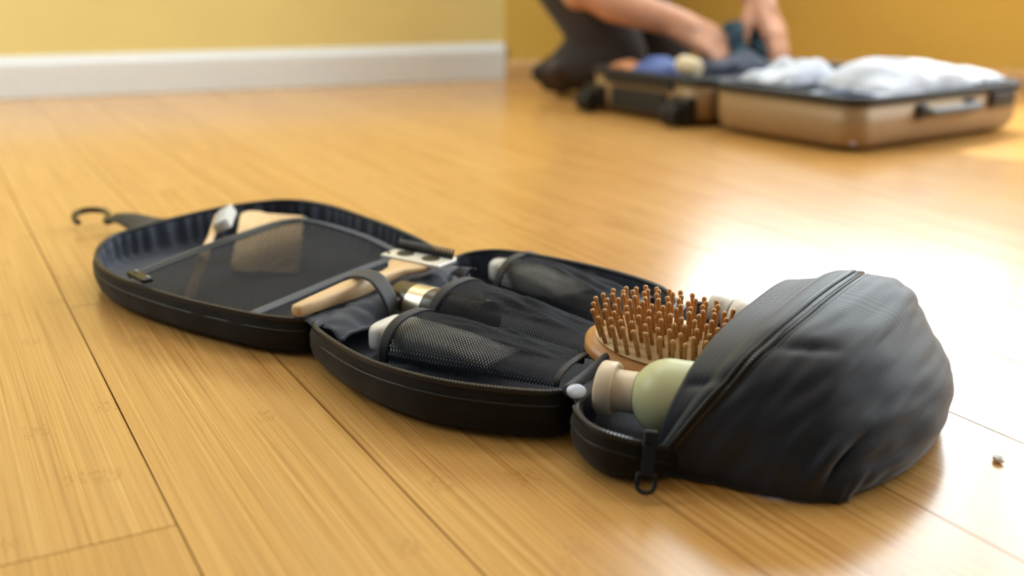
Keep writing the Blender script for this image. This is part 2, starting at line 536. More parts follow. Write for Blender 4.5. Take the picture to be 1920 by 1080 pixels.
# ------------------------------------------------------------------ the toiletry bag
bag = empty('toiletry_bag', at(800, 640), label='black hanging toiletry bag lying unfolded across the bamboo floor', cat='toiletry bag')

def outline(pts, n=120):
    return even(spline([at(*p) for p in pts], 400, True), n, True)
def inset(ring, d):
    """move a ring horizontally inwards by d"""
    n = len(ring); out = []
    ar = sum(ring[i].x * ring[(i + 1) % n].y - ring[(i + 1) % n].x * ring[i].y for i in range(n))
    sg = 1 if ar > 0 else -1
    for i in range(n):
        t = ring[(i + 1) % n] - ring[i - 1]; t.z = 0; t.normalize()
        out.append(ring[i] + Vector((-t.y, t.x, 0)) * d * sg)
    return out

def tray(pts, sag=.010, n=140):
    R = outline(pts, n)
    # outer shell
    def ring_at(d, zf, z=None):
        r = inset(R, d); return [Vector((p.x, p.y, (p.z * zf if z is None else z))) for p in r]
    rings = [ring_at(.0, 1), ring_at(-.0025, .8), ring_at(-.003, .5), ring_at(-.001, .25), ring_at(.004, .09), ring_at(.012, 0, .0012), ring_at(.03, 0, .0006)]
    V, F, UV = [], [], []
    per = [0]
    for i in range(n): per.append(per[-1] + (R[(i + 1) % n] - R[i]).length)
    for k, r in enumerate(rings):
        for i, p in enumerate(r):
            wob = .0012 * noise.noise(p * 28) if 0 < k < 4 else 0
            V.append(p + Vector((wob, wob, 0))); UV.append((per[i], p.z + k * .0005))
    for k in range(len(rings) - 1):
        for i in range(n):
            j = (i + 1) % n
            F.append((k * n + i, k * n + j, (k + 1) * n + j, (k + 1) * n + i))
    F.append(tuple((len(rings) - 1) * n + i for i in range(n)))
    mesh('tray_shell', V, F, 'shell', bag, True, uv=UV)
    # lining: inner wall and floor of the tray
    rings = [ring_at(.0035, .985), ring_at(.005, .7), ring_at(.006, .4), ring_at(.010, 0, .012), ring_at(.02, 0, .0085)]
    V, F, UV = [], [], []
    for k, r in enumerate(rings):
        for i, p in enumerate(r):
            puck = .0034 * math.sin(per[i] * 330 + 2 * math.sin(per[i] * 60)) * (1 if 0 < k < 3 else 0)
            q = Vector(p); nd = (Vector((p.x, p.y, 0)) - Vector((R[i].x, R[i].y, 0)))
            if nd.length > 0: q += nd.normalized() * puck
            V.append(q); UV.append((q.x, q.y + q.z))
    for k in range(len(rings) - 1):
        for i in range(n):
            j = (i + 1) % n
            F.append((k * n + j, k * n + i, (k + 1) * n + i, (k + 1) * n + j))
    F.append(tuple((len(rings) - 1) * n + i for i in range(n))[::-1])
    mesh('lining', V, F, 'lining', bag, True, uv=UV)
    tube('rim_piping', [p + Vector((0, 0, .0005)) for p in inset(R, .0016)], .0026, 'piping', bag, True, 8, True)
    z2 = [Vector((p.x, p.y, p.z - .009)) for p in inset(R, -.0022)]
    tube('seam_piping', z2, .0011, 'piping', bag, True, 6, True)
    return R, per

def teeth(ring, frm, to, lift=.003, step=.0026, name='zipper_teeth'):
    """row of zipper teeth along part of a rim"""
    seg = ring[frm:to] if frm < to else ring[frm:] + ring[:to]
    L = sum((b - a).length for a, b in zip(seg, seg[1:]))
    pts = even(seg, max(3, int(L / step)))
    bm = bmesh.new()
    for i in range(len(pts) - 1):
        d = pts[i + 1] - pts[i]
        m = basis(pts[i] + Vector((0, 0, lift)), d)
        box_bm(bm, (0, 0, 0), (step * .5, .0032, .0016), m)
    o = from_bm(name, bm, 'zip_teeth', bag, True, smooth=False); o['kind'] = 'stuff'
    return o

P1 = [(178, 484, .036), (186, 462, .038), (215, 442, .040), (270, 425, .043), (340, 407, .046), (430, 388, .05), (530, 377, .052),
      (610, 385, .052), (700, 414, .050), (765, 440, .047), (806, 461, .043), (818, 478, .040), (795, 496, .037), (700, 540, .034), (600, 590, .034),
      (566, 602, .034), (510, 599, .034), (440, 587, .034), (330, 561, .034), (235, 530, .034), (192, 506, .035)]
P2 = [(586, 612, .035), (606, 632, .036), (650, 660, .037), (700, 684, .038), (770, 706, .039), (850, 723, .039), (950, 735, .039), (1030, 740, .038), (1066, 735, .036),
      (1090, 716, .034), (1180, 638, .034), (1262, 582, .037), (1268, 563, .039), (1235, 537, .042), (1150, 510, .045), (1050, 488, .047), (950, 472, .047),
      (890, 474, .045), (852, 485, .042), (836, 500, .039), (800, 520, .036), (700, 560, .034), (600, 602, .034)]
P3 = [(1078, 764, .034), (1084, 784, .034), (1110, 806, .034), (1150, 822, .033), (1215, 838, .028), (1270, 846, .020), (1320, 840, .014), (1370, 800, .014),
      (1430, 740, .014), (1480, 680, .014), (1505, 640, .016), (1480, 610, .020), (1400, 585, .026), (1320, 570, .032), (1288, 574, .034), (1262, 594, .034), (1180, 660, .034), (1098, 738, .034)]
R1, per1 = tray(P1, n=280)
R2, per2 = tray(P2)
R3, per3 = tray(P3, n=140)
def idx_near(R, p):
    return min(range(len(R)), key=lambda i: (R[i] - p).length)
i0, i1 = idx_near(R1, at(560, 603, .034)), idx_near(R1, at(186, 500, .035))
teeth(R1, min(i0, i1), max(i0, i1))
i0, i1 = idx_near(R2, at(600, 628, .036)), idx_near(R2, at(1066, 736, .036))
teeth(R2, min(i0, i1), max(i0, i1))
i0, i1 = idx_near(R3, at(1080, 770, .034)), idx_near(R3, at(1215, 838, .031))
teeth(R3, min(i0, i1), max(i0, i1))

# hinges: folded strips of lining joining the trays
def bilerp(a, b, c, d):
    a, b, c, d = map(Vector, (a, b, c, d))
    return lambda u, v: (a * (1 - u) + b * u) * (1 - v) + (d * (1 - u) + c * u) * v
def hinge(a, b, c, d, up):
    B = bilerp(a, b, c, d)
    def S(u, v):
        p = B(u, v); p.z += up * math.sin(PI * v) + .002 * noise.noise(p * 60)
        return p
    return sheet('hinge_strip', S, 40, 10, 'lining', bag, True, .0016, (.27, .04))
hinge(at(568, 603, .033), at(812, 484, .038), at(838, 506, .036), at(590, 616, .034), .003)
hinge(at(1066, 738, .034), at(1262, 590, .036), at(1268, 606, .034), at(1082, 764, .034), .004)

# loose lining flap that the razor lies on
Bf = bilerp(at(590, 606, .034), at(835, 495, .040), at(880, 520, .036), at(640, 640, .026))
def flap_S(u, v):
    p = Bf(u, v)
    edge = math.sin(PI * u)
    p.z += .008 * math.sin(PI * min(1, v * 1.1)) * (.4 + .6 * edge) + .0045 * noise.noise(p * 36) + .003 * noise.noise(p * 80)
    p += Vector((.7, -.7, 0)) * .012 * noise.noise(Vector((u * 4, 2.2, 0))) * v
    return p
sheet('divider_flap', flap_S, 60, 26, 'lining', bag, True, .0016, (.26, .07))
tube('flap_piping', [flap_S(i / 50, 1) for i in range(51)], .0016, 'lining', bag, True, 6)
# tab end at the far hinge
Bt = bilerp(at(846, 512, .040), at(872, 528, .040), at(893, 505, .052), at(884, 512, .046))
sheet('hinge_tab', lambda u, v: Bt(u, v) + Vector((0, 0, .006 * math.sin(PI * v))), 10, 10, 'lining', bag, True, .0016, (.03, .05))
# snaps at the hinges
def snap(p, r):
    o = lathe('snap_button', [(-.0015, r), (.0, r), (.0006, r * .85), (.0008, r * .4), (.0008, .0003)], 'snap', bag, 20, True)
    o.data.transform(basis(p, (.05, -.40, .91), (1, 0, 0)))
    return o
snap(at(1081, 733, .042), .0075)

# --- first tray: net pocket with a zip
def edge(pts, n=24): return even(spline([at(*p) for p in pts], 80), n)
E_zip = edge([(243, 520, .034), (300, 497, .038), (370, 470, .043), (440, 446, .048), (520, 420, .051), (576, 413, .050)])
E_hin = edge([(486, 592, .034), (560, 562, .030), (640, 528, .030), (720, 497, .032), (768, 482, .036)])
E_nea = edge([(243, 520, .034), (300, 548, .034), (380, 570, .034), (486, 592, .034)])
E_far = edge([(576, 413, .050), (630, 425, .045), (700, 448, .040), (768, 482, .036)])
def lerp_list(L, t):
    x = t * (len(L) - 1); i = min(int(x), len(L) - 2); return L[i].lerp(L[i + 1], x - i)
def coons(Z, Hn, N, Fr, bulge):
    def S(u, v):
        z, h, n, f = lerp_list(Z, u), lerp_list(Hn, u), lerp_list(N, v), lerp_list(Fr, v)
        p = z * (1 - v) + h * v + n * (1 - u) + f * u - (Z[0] * (1 - u) * (1 - v) + Z[-1] * u * (1 - v) + Hn[0] * (1 - u) * v + Hn[-1] * u * v)
        k = math.sin(PI * min(1, max(0, u))) * math.sin(PI * min(1, max(0, v)))
        p = Vector(p); p.z += bulge * k + .004 * noise.noise(p * 16) * k
        return p
    return S
S1 = coons(E_zip, E_hin, E_nea, E_far, .004)
net('mesh_pocket', S1, 58, 46, 'net', bag, True, .134)
tube('pocket_zipper', [p + Vector((0, 0, .001)) for p in E_zip], .0030, 'zip', bag, True, 8)
B = lambda u, v: lerp_list(E_zip, u) * (1 - v) + lerp_list([S1(u, .05) for _ in range(2)], 0) * v
sheet('zipper_tape', lambda u, v: S1(u, v * .055) + Vector((0, 0, .0008)), 60, 4, 'webbing', bag, True, .001, (.3, .015))
sheet('pocket_binding', lambda u, v: S1(u, .94 + .06 * v) + Vector((0, 0, .0012)), 60, 4, 'lining', bag, True, .0014, (.3, .02))
sheet('pocket_binding', lambda u, v: S1(.965 + .035 * u, v) + Vector((0, 0, .0012)), 4, 60, 'lining', bag, True, .0012, (.02, .3))
# zip pull of the pocket
pm = basis(at(262, 519, .043), at(284, 535, .040) - at(240, 512, .043))
pull = rbox('pocket_zip_pull', (0, 0, 0), (.034, .013, .005), 'zip_metal', bag, .002, 2, pm, True)
for dx in (-.011, .013):
    o = lathe('rivet', [(0, .0022), (.0012, .0018), (.0016, .0004)], 'snap', pull, 12, True)
    o.data.transform(pm @ Matrix.Translation((dx, .002, .0026)) @ Matrix.Rotation(-PI / 2, 4, 'Y'))
    o.matrix_parent_inverse = Matrix()

# --- hanging loop and hook
Bs = bilerp(at(206, 417, .016), at(222, 402, .020), at(345, 412, .040), at(262, 432, .036))
def strap_S(u, v):
    p = Bs(u, v); p.z += .004 * math.sin(PI * u) + .002 * math.sin(v * 7); return p
sheet('hook_strap', strap_S, 8, 24, 'shell', bag, True, .003, (.02, .12))
hk = [(214, 409, .018), (204, 416, .017), (198, 413, .017), (203, 405, .018), (198, 397, .019), (184, 394, .020), (165, 394, .020), (148, 398, .018), (139, 405, .016), (141, 413, .013), (147, 417, .012)]
hook_path = even(spline([at(*p) for p in hk], 120), 60)
tube('hook', hook_path, .0042, 'hook', bag, True, 10)

# --- second tray: three net pockets
def pocket(N0, F0, N1, F1, h0, h1, cells, hem_w=.06, skew=0.0):
    N0, F0, N1, F1 = map(Vector, (N0, F0, N1, F1))
    def S(u, v):
        base = (N0 * (1 - u) + N1 * u) * (1 - v) + (F0 * (1 - u) + F1 * u) * v
        h = h0 * (1 - u) + h1 * u + .35 * h0 * u * (1 - u)
        arch = max(0.0, 1 - abs(2 * v - 1) ** 2.6) ** (1 / 2.0)
        p = Vector(base); p.z += h * arch
        p.z += .0035 * noise.noise(Vector((u * 6, v * 9, N0.x * 30))) * math.sin(PI * u) * arch
        return p
    net('mesh_pocket', S, cells[0], cells[1], 'net', bag, True, .112)
    sheet('pocket_hem', lambda u, v: S(-.03 + hem_w * u, v) + Vector((0, 0, .001)), 5, 40, 'webbing', bag, True, .0018, (.016, .12))
    sheet('pocket_binding', lambda u, v: S(.97 + .03 * u, v) + Vector((0, 0, .001)), 4, 24, 'webbing', bag, True, .0015, (.01, .1))
    return S
SA = pocket((-.113, .886, .013), (-.066, .957, .013), (.036, .781, .032), (.070, .853, .028), .034, .010, (56, 32))
SB = pocket((-.079, .936, .012), (-.022, 1.026, .012), (.060, .850, .025), (.092, .912, .025), .046, .016, (56, 36))
SC = pocket((-.017, 1.085, .013), (.037, 1.155, .013), (.097, .932, .028), (.141, 1.006, .030), .034, .010, (54, 30))
# binding strip along the end of the tray
tube('end_binding', [p + Vector((0, 0, .004)) for p in edge([(1062, 742, .036), (1100, 712, .037), (1150, 668, .038), (1200, 630, .038)])], .0042, 'lining', bag, True, 8)

# --- elastic loop over the razor
loop_pts = [(650, 528, .034), (656, 517, .046), (680, 513, .060), (704, 521, .062), (722, 544, .054), (734, 570, .042), (738, 598, .024)]
cen = spline([at(*p) for p in loop_pts], 40)
side = (at(738, 520, .045) - at(700, 545, .045)).normalized() * .016
sheet('elastic_loop', lambda u, v: cen[int(round(u * 39))] + side * (v - .5) * 1.6, 39, 6, 'webbing', bag, True, .0018, (.1, .03))

# --- third part: the zipped pouch
PO = Vector((.104, .706, 0)); PA = Vector((.9, -.435, 0)); PWv = Vector((.434, .9, 0))
#          c,    lean,  slope, bulge, H,    n,   s0,    s1
KS = [(-.004, .018, .15, 0, .090, 3.0, .000, .262),
      (.000, .064, .20, 0, .101, 3.0, -.004, .264),
      (.028, .060, .19, .003, .101, 2.9, -.006, .266),
      (.060, .042, .17, .012, .093, 2.7, -.006, .266),
      (.088, .018, .15, .022, .080, 2.5, -.005, .264),
      (.110, .008, .11, .032, .064, 2.4, -.001, .260),
      (.124, .003, .09, .038, .046, 2.3, .006, .254),
      (.130, .0, .08, .040, .024, 2.2, .012, .248),
      (.126, .0, .08, .038, .003, 2.2, .016, .244)]
def ks(k):
    i = min(int(k), len(KS) - 2); f = k - i
    g = lambda j: KS[max(0, min(len(KS) - 1, j))]
    a, b, c, d = g(i - 1), g(i), g(i + 1), g(i + 2)
    return [.5 * (2 * b[q] + (c[q] - a[q]) * f + (2 * a[q] - 5 * b[q] + 4 * c[q] - d[q]) * f * f + (3 * b[q] - a[q] - 3 * c[q] + d[q]) * f ** 3) for q in range(8)]
def pouch_raw(k, phi):
    c, lean, slope, bulge, H, n, s0, s1 = ks(k)
    al = PI * phi; ca, sa = math.cos(al), math.sin(al)
    x = -math.copysign(abs(ca) ** (2 / n), ca)
    s = (s0 + s1) / 2 + x * (s1 - s0) / 2
    zf = abs(sa) ** (2 / n)
    z = H * zf * (1 + .16 * (s / .26 - .35))
    t = c + lean * zf + slope * max(0, s) + bulge * (1 - x * x)
    return s, t, z
def pouch(k, phi, off=0.0, rough=True):
    def pt(k, phi):
        s, t, z = pouch_raw(k, phi)
        return PO + PA * t + PWv * s + Vector((0, 0, z + .001))
    p = pt(k, phi)
    e = .01
    du = pt(min(8, k + e), phi) - pt(max(0, k - e), phi); dv = pt(k, min(1, phi + e)) - pt(k, max(0, phi - e))
    nr = du.cross(dv)
    if nr.length > 0: nr.normalize()
    if nr.z < 0 and phi > .1 and phi < .9 and k < 6: nr = -nr
    d = 0
    if rough:
        wz = math.sin(PI * phi)
        d += .0030 * noise.noise(Vector((k * .9, phi * 5, 1.3))) * min(1, k)
        d += .0016 * noise.noise(Vector((k * 2.2, phi * 11, 4.1))) * min(1, k)
        # slanting creases running away from the zip
        d -= .0035 * math.exp(-((phi - .30 - .02 * k) / .018) ** 2) * math.exp(-((k - 1.9) / .6) ** 2)
        d -= .0030 * math.exp(-((phi - .20) / .02) ** 2) * math.exp(-((k - .5) / .4) ** 2)
        # pinched corner at the near end
        d -= .008 * math.exp(-((k - 5.25) / .18) ** 2) * math.exp(-((phi - .15) / .07) ** 2)
        d += .004 * math.exp(-((k - 4.80) / .25) ** 2) * math.exp(-((phi - .15) / .08) ** 2)
    return p + nr * (d + off)
NK, NP = 110, 110
V, F, UV = [], [], []
for i in range(NK + 1):
    for j in range(NP + 1):
        k, ph = 8 * i / NK, j / NP
        V.append(pouch(k, ph)); UV.append((i / NK * .22, ph * .36))
for i in range(NK):
    for j in range(NP):
        a = i * (NP + 1) + j; F.append((a, a + 1, a + NP + 2, a + NP + 1))
F.append(tuple(NK * (NP + 1) + j for j in range(NP + 1)))
po = mesh('pouch', V, F, 'ripstop', bag, True, uv=UV)
md = po.modifiers.new('thickness', 'SOLIDIFY'); md.thickness = .0022; md.offset = -1
# raised zip placket, seams, teeth
NZ = 140
fl = lambda i: .008 + .965 * i / NZ
sheet('zipper_flap', lambda u, v: pouch(.58 + .30 * u, .008 + .965 * v, .0034 + .0026 * math.sin(PI * u) ** .5), 10, NZ, 'ripstop', bag, True, .0016, (.03, .36))
sheet('zipper_tape', lambda u, v: pouch(.88 + .26 * u, .008 + .965 * v, .0012), 6, NZ, 'webbing', bag, True, .0012, (.02, .36))
for kk, oo, rr_ in ((.58, .0036, .0016), (.88, .0048, .0024), (1.14, .0014, .0016)):
    tube('pouch_piping', [pouch(kk, fl(i), oo) for i in range(NZ + 1)], rr_, 'piping', bag, True, 6)
tube('pouch_zipper', [pouch(1.0, fl(i), .0022) for i in range(NZ + 1)], .0026, 'zip', bag, True, 8)
tube('pouch_piping', [pouch(0.0, .01 + .98 * i / 90, .0004) for i in range(91)], .0016, 'piping', bag, True, 6)
zt = even([pouch(1.0, .01 + .96 * i / 200, .0044) for i in range(201)], 150)
bm = bmesh.new()
for i in range(len(zt) - 1):
    box_bm(bm, (0, 0, 0), (.0013, .0036, .0016), basis(zt[i], zt[i + 1] - zt[i]))
o = from_bm('zipper_teeth', bm, 'zip', bag, True, smooth=False); o['kind'] = 'stuff'
seam_k = 5.05
tube('corner_seam', [pouch(seam_k - .12 * (i / 20), .012 + .15 * i / 20, .0004) for i in range(21)], .0007, 'piping', bag, True, 6)
# slider and pull tab
p_top, p_bot = at(1219, 824, .034), at(1208, 925, .004)
tm = basis(p_top, p_bot - p_top, (PA * .35 - PWv))
L = (p_bot - p_top).length
sl = rbox('zip_slider', (.001, 0, .001), (.014, .011, .009), 'zip_metal', bag, .0025, 3, tm, True)
pl_ = [(.004, -.0042), (L * .66, -.0052), (L * .70, -.0058), (L * .96, -.0050), (L, -.002), (L, .002), (L * .96, .0050), (L * .70, .0058), (L * .66, .0052), (.004, .0042)]
bm = bmesh.new()
ring_o = [(L * .66, -.0055), (L * .80, -.0060), (L * .94, -.0052), (L, -.0018), (L, .0018), (L * .94, .0052), (L * .80, .0060), (L * .66, .0055)]
o = rbox('pull_tab', (L * .36, 0, .004), (L * .66, .0092, .0030), 'zip_metal', bag, .0012, 2, tm, True)
ring3 = [tm @ Vector((a, b, .004)) for a, b in ring_o]
t2 = tube('pull_ring', spline(ring3, 40), .0017, 'zip_metal', bag, True, 8)

# ------------------------------------------------------------------ things in the bag
def loft(name, stations, mat, parent=None, seg=20, n=3.0, m=None, ws=False):
    """superellipse sections along local x: (x, half width y, half height z, yc, zc)"""
    V, F = [], []
    for x, hy, hz, yc, zc in stations:
        for k in range(seg):
            a = 2 * PI * k / seg; ca, sa = math.cos(a), math.sin(a)
            v = Vector((x, yc + hy * math.copysign(abs(ca) ** (2 / n), ca), zc + hz * math.copysign(abs(sa) ** (2 / n), sa)))
            V.append(m @ v if m is not None else v)
    for i in range(len(stations) - 1):
        for k in range(seg):
            l = (k + 1) % seg
            F.append((i * seg + k, i * seg + l, (i + 1) * seg + l, (i + 1) * seg + k))
    F.append(tuple(range(seg))[::-1]); F.append(tuple((len(stations) - 1) * seg + k for k in range(seg)))
    return mesh(name, V, F, mat, parent, ws)

def framed(name, origin, x, z=(0, 0, 1), **kw):
    o = empty(name, **kw); m = basis(Vector(origin), Vector(x), Vector(z))
    o.location = m.translation; o.rotation_euler = m.to_euler()
    return o

# toothbrush
p0, p1 = at(349, 566, .013), at(411, 405, .054)
tb = framed('toothbrush', p0, p1 - p0, (.90, -.1, .45), label='wooden toothbrush with white bristles, half under the mesh pocket', cat='toothbrush')
L = (p1 - p0).length
loft('handle', [(0, .0035, .0022, 0, 0), (.004, .0062, .0034, 0, 0), (L * .3, .0070, .0038, 0, 0), (L * .55, .0058, .0036, 0, 0), (L * .72, .0040, .0032, 0, 0),
                (L * .82, .0050, .0030, 0, 0), (L * .98, .0056, .0028, 0, 0), (L, .003, .0018, 0, 0)], 'pale_wood', tb, 16, 2.6)
bm = bmesh.new()
for i in range(9):
    for j in range(4):
        x, y = L * .815 + i * L * .178 / 8, -.0044 + j * .0029
        bmesh.ops.create_cone(bm, cap_ends=True, segments=8, radius1=.0022, radius2=.0024, depth=.018,
                              matrix=Matrix.Translation((x, y, .0115 + .0006 * ((i + j) % 2))))
o = from_bm('bristles', bm, 'bristle', tb); o['kind'] = 'stuff'

# comb
TL, BL, TR = at(452, 397, .050), at(430, 512, .016), at(574, 416, .038)
L = (TL - BL).length; W = .078
nz_ = (TR - TL).cross(TL - BL).normalized()
cm = framed('comb', BL, TL - BL, nz_ if nz_.z > 0 else -nz_, label='pale wooden comb with rounded corners, partly under the mesh pocket', cat='comb')
# local x along the comb, local y to the left of it: teeth point to -y
def rr(x0, x1, y0, y1, r, n=6):
    pts = []
    for cx, cy, a0 in ((x1 - r, y1 - r, 0), (x0 + r, y1 - r, PI / 2), (x0 + r, y0 + r, PI), (x1 - r, y0 + r, 1.5 * PI)):
        for k in range(n + 1):
            a = a0 + PI / 2 * k / n; pts.append((cx + r * math.cos(a), cy + r * math.sin(a)))
    return pts
body = rr(0, L, -W * .46, 0, .016)
prism('spine', [(x, y) for x, y in body], -.003, .003, 'pale_wood', cm, bev=.0012)
tooth0 = None
NTH = 22
for i in range(NTH):
    x = L * .045 + (L * .91) * i / (NTH - 1)
    if tooth0 is None:
        poly = [(-.0025, -W * .42), (.0025, -W * .42), (.0019, -W * .92), (.0010, -W * .99), (-.0010, -W * .99), (-.0019, -W * .92)]
        tooth0 = prism('tooth', poly, -.0022, .0022, 'pale_wood', cm)
        tooth0.location.x = x; t_ = tooth0
    else:
        t_ = tooth0.copy(); C.objects.link(t_); t_.location.x = x
    if i in (0, NTH - 1): t_.scale.x = 1.3

# safety razor with wooden handle
A, Bp = at(553, 584, .044), at(792, 492, .050)
rz = framed('razor', A, Bp - A, label='wooden-handled razor with a perforated white metal head held by the elastic loop', cat='razor')
L = (Bp - A).length
loft('handle', [(0, .0045, .0040, 0, 0), (.003, .0066, .0056, 0, 0), (L * .12, .0082, .0066, 0, 0), (L * .40, .0118, .0082, 0, 0), (L * .50, .0108, .0080, 0, 0), (L * .60, .0078, .0064, 0, 0),
                (L * .70, .0082, .0050, 0, 0), (L * .78, .0120, .0046, 0, .001), (L * .86, .0250, .0040, 0, .002), (L * .90, .0270, .0036, 0, .003)], 'pale_wood', rz, 20, 3.4)
head = rbox('head_plate', (L * .965, 0, .006), (L * .17, .078, .005), 'razor_metal', rz, .0015, 2)
for s in (-1, 1):
    o = lathe('plate_hole', [(0, .0082), (.0008, .0082), (.001, .007)], 'black_plastic', head, 20)
    o.data.transform(Matrix.Translation((L * .965, s * .017, .0083)) @ Matrix.Diagonal((1.05, 1.2, 1, 1)) @ Matrix.Rotation(-PI / 2, 4, 'Y'))
o = lathe('pivot_pin', [(0, .0022), (.001, .0020)], 'black_plastic', head, 12)
o.data.transform(Matrix.Translation((L * .92, .033, .0083)) @ Matrix.Rotation(-PI / 2, 4, 'Y'))
rbox('blade', (L * 1.035, 0, .0075), (L * .05, .076, .003), 'razor_metal', rz, .0008, 1)
bm = bmesh.new()
for i in range(19):
    y = -.036 + .072 * i / 18
    V, F = tube_data([(L * 1.015, y, .008), (L * 1.035, y, .0135), (L * 1.05, y + .001, .0175)], [.0019, .0016, .0011], 6)
    vs = [bm.verts.new(v) for v in V]
    for f in F: bm.faces.new([vs[k] for k in f])
from_bm('guard_teeth', bm, 'black_plastic', rz)

# dark cylinder bottle with a metal band
A, Bp = at(745, 567, .0310), at(1060, 640, .0325)
bt = framed('cosmetic_bottle', A, Bp - A, label='dark brown cylinder bottle with a shiny champagne band in the middle pocket', cat='bottle')
R_ = .0222
lathe('cap', [(0, .004), (.0004, R_ * .80), (.0016, R_ * .92), (.004, R_), (.0245, R_), (.0248, R_ * .97)], 'brown_bottle', bt, 48)
lathe('band', [(.0248, R_ * .98), (.0252, R_ * 1.01), (.0455, R_ * 1.01), (.0459, R_ * .98)], 'silver', bt, 48)
lathe('body', [(.0459, R_ * .97), (.0463, R_), (.108, R_), (.111, R_ * .93), (.112, .003)], 'brown_bottle', bt, 48)

# two white tubes in the outer pockets
def tube_box(origin, toward, label, width, high, length, roll):
    t = framed('cream_tube', origin, toward - origin, label=label, cat='tube')
    loft('body', [(.018, width * .46, high * .46, 0, 0), (.02, width * .5, high * .5, 0, 0), (length * .6, width * .49, high * .42, 0, 0), (length, width * .52, .0022, 0, 0)], 'white_plastic', t, 28, 4.0)
    loft('cap', [(0, width * .42, high * .42, 0, 0), (.0015, width * .47, high * .47, 0, 0), (.017, width * .47, high * .47, 0, 0)], 'white_plastic', t, 28, 4.0)
    return t
def in_pocket(S, u, v, z):
    a, b = S(u, 0), S(u, 1); p = a.lerp(b, v); p.z = z; return p
tube_box(in_pocket(SA, -.16, .42, .026), in_pocket(SA, .5, .48, .026), 'white tube poking out of the mesh pocket nearest the camera', .050, .028, .13, 0)
tube_box(in_pocket(SC, -.15, .44, .028), in_pocket(SC, .5, .48, .028), 'white tube poking out of the mesh pocket farthest from the camera', .044, .028, .12, 0)

# hairbrush
def loc(s, t, z): return PO + PA * t + PWv * s + Vector((0, 0, z))
HC = loc(.116, -.034, .056)
hb = framed('hairbrush', HC, PA * 1.0 - PWv * .10 + Vector((0, 0, -.05)), Vector((.05, -.36, 1)), label='wooden paddle hairbrush with copper-brown pins sticking out of the pouch', cat='hairbrush')
st = []
for i in range(25):
    x = -.070 + .14 * i / 24; q = max(0, 1 - (x / .071) ** 2) ** .5
    st.append((x, max(.006, .042 * q ** .9) if x < .05 else max(.012, .042 * q ** .9), .0125 * max(.35, q ** .5), 0, -.0125))
st = [s for s in st if s[0] < .062] + [(.068, .013, .009, 0, -.012), (.10, .011, .008, 0, -.011), (.130, .012, .008, 0, -.011), (.136, .006, .004, 0, -.011)]
loft('body', st, 'brush_wood', hb, 28, 2.4)
V, F = [], []
for i in range(9):
    r = 1 - i / 8
    for k in range(40):
        a = 2 * PI * k / 40
        V.append((.061 * r * math.cos(a), .034 * r * math.sin(a), -.001 + .0068 * (1 - r * r)))
for i in range(8):
    for k in range(40):
        l = (k + 1) % 40; F.append((i * 40 + k, i * 40 + l, (i + 1) * 40 + l, (i + 1) * 40 + k))
mesh('cushion', V, F, 'pad', hb)
V, F = tube_data([(0, 0, 0), (0, 0, .010), (0, 0, .0225), (0, 0, .0235), (0, 0, .0250), (0, 0, .0266), (0, 0, .0274)], [.0018, .00165, .0015, .0018, .0022, .0018, .0006], 8)
pin0 = None
nrow = 9
for j in range(nrow):
    y = -.029 + .058 * j / (nrow - 1)
    hx = .056 * max(0, 1 - (y / .034) ** 2) ** .5
    cnt = max(4, int(2 * hx / .0090) + 1)
    for i in range(cnt):
        x = -hx + 2 * hx * i / (cnt - 1)
        if pin0 is None:
            pin0 = mesh('pin', V, F, 'pin', hb); p_ = pin0
        else:
            p_ = pin0.copy(); C.objects.link(p_)
        r2 = (x / .061) ** 2 + (y / .034) ** 2
        p_.location = (x, y, -.001 + .0068 * (1 - r2))
        p_.rotation_euler = (-y * 5 + random.uniform(-.05, .05), x * 3.2 + random.uniform(-.05, .05), 0)

# sage bottle with a cream disc cap
A = at(1124, 726, .0395)
gb = framed('lotion_bottle', A, PA * 1.0 + PWv * .05, label='sage green round-shouldered bottle with a cream disc cap', cat='bottle')
lathe('disc_cap', [(0, .006), (.0003, .0185), (.0015, .0205), (.003, .0212), (.0120, .0212), (.0135, .0205), (.0140, .0190), (.0122, .0172), (.0122, .012)], 'cream', gb, 48)
lathe('neck', [(.0122, .0158), (.024, .0158), (.0295, .0160), (.0300, .0150)], 'cream', gb, 40)
R_ = .0295
xc = .0296 + math.sqrt(R_ ** 2 - .0148 ** 2)
a0 = math.asin(.0148 / R_)
prof = [(xc - R_ * math.cos(a0 + (PI / 2 - a0) * i / 16), R_ * math.sin(a0 + (PI / 2 - a0) * i / 16)) for i in range(17)] + [(.115, R_), (.122, R_ * .95), (.126, R_ * .8), (.127, .004)]
lathe('body', prof, 'sage', gb, 48)

# small white bottle at the far side of the pouch
A = at(1330, 572, .050)
wb = framed('travel_bottle', A, PA + PWv * -.12 + Vector((0, 0, -.18)), label='small white capped bottle behind the hairbrush, half hidden by the pouch', cat='bottle')
lathe('cap', [(0, .004), (.0006, .0100), (.002, .0122), (.005, .0128), (.013, .0128), (.0145, .0118)], 'white_plastic', wb, 36)
lathe('collar', [(.0145, .0105), (.0165, .0105), (.0168, .0132), (.0205, .0132), (.0208, .0105)], 'white_plastic', wb, 36)
lathe('body', [(.0208, .011), (.024, .0145), (.030, .0160), (.085, .0160), (.090, .0140), (.091, .003)], 'white_plastic', wb, 36)

# crumb on the floor
bm = bmesh.new(); bmesh.ops.create_icosphere(bm, subdivisions=2, radius=.0042)
for v in bm.verts:
    v.co *= 1 + .45 * noise.noise(v.co * 420); v.co.z = max(-.0016, v.co.z * .62); v.co.x *= .8; v.co.y *= 1.25
cr = from_bm('grit_crumb', bm, 'grit', smooth=False)
cr.location = at(1872, 860, .0016)
tag(cr, 'tiny pale crumb lying on the sunlit planks beside the pouch', 'crumb')

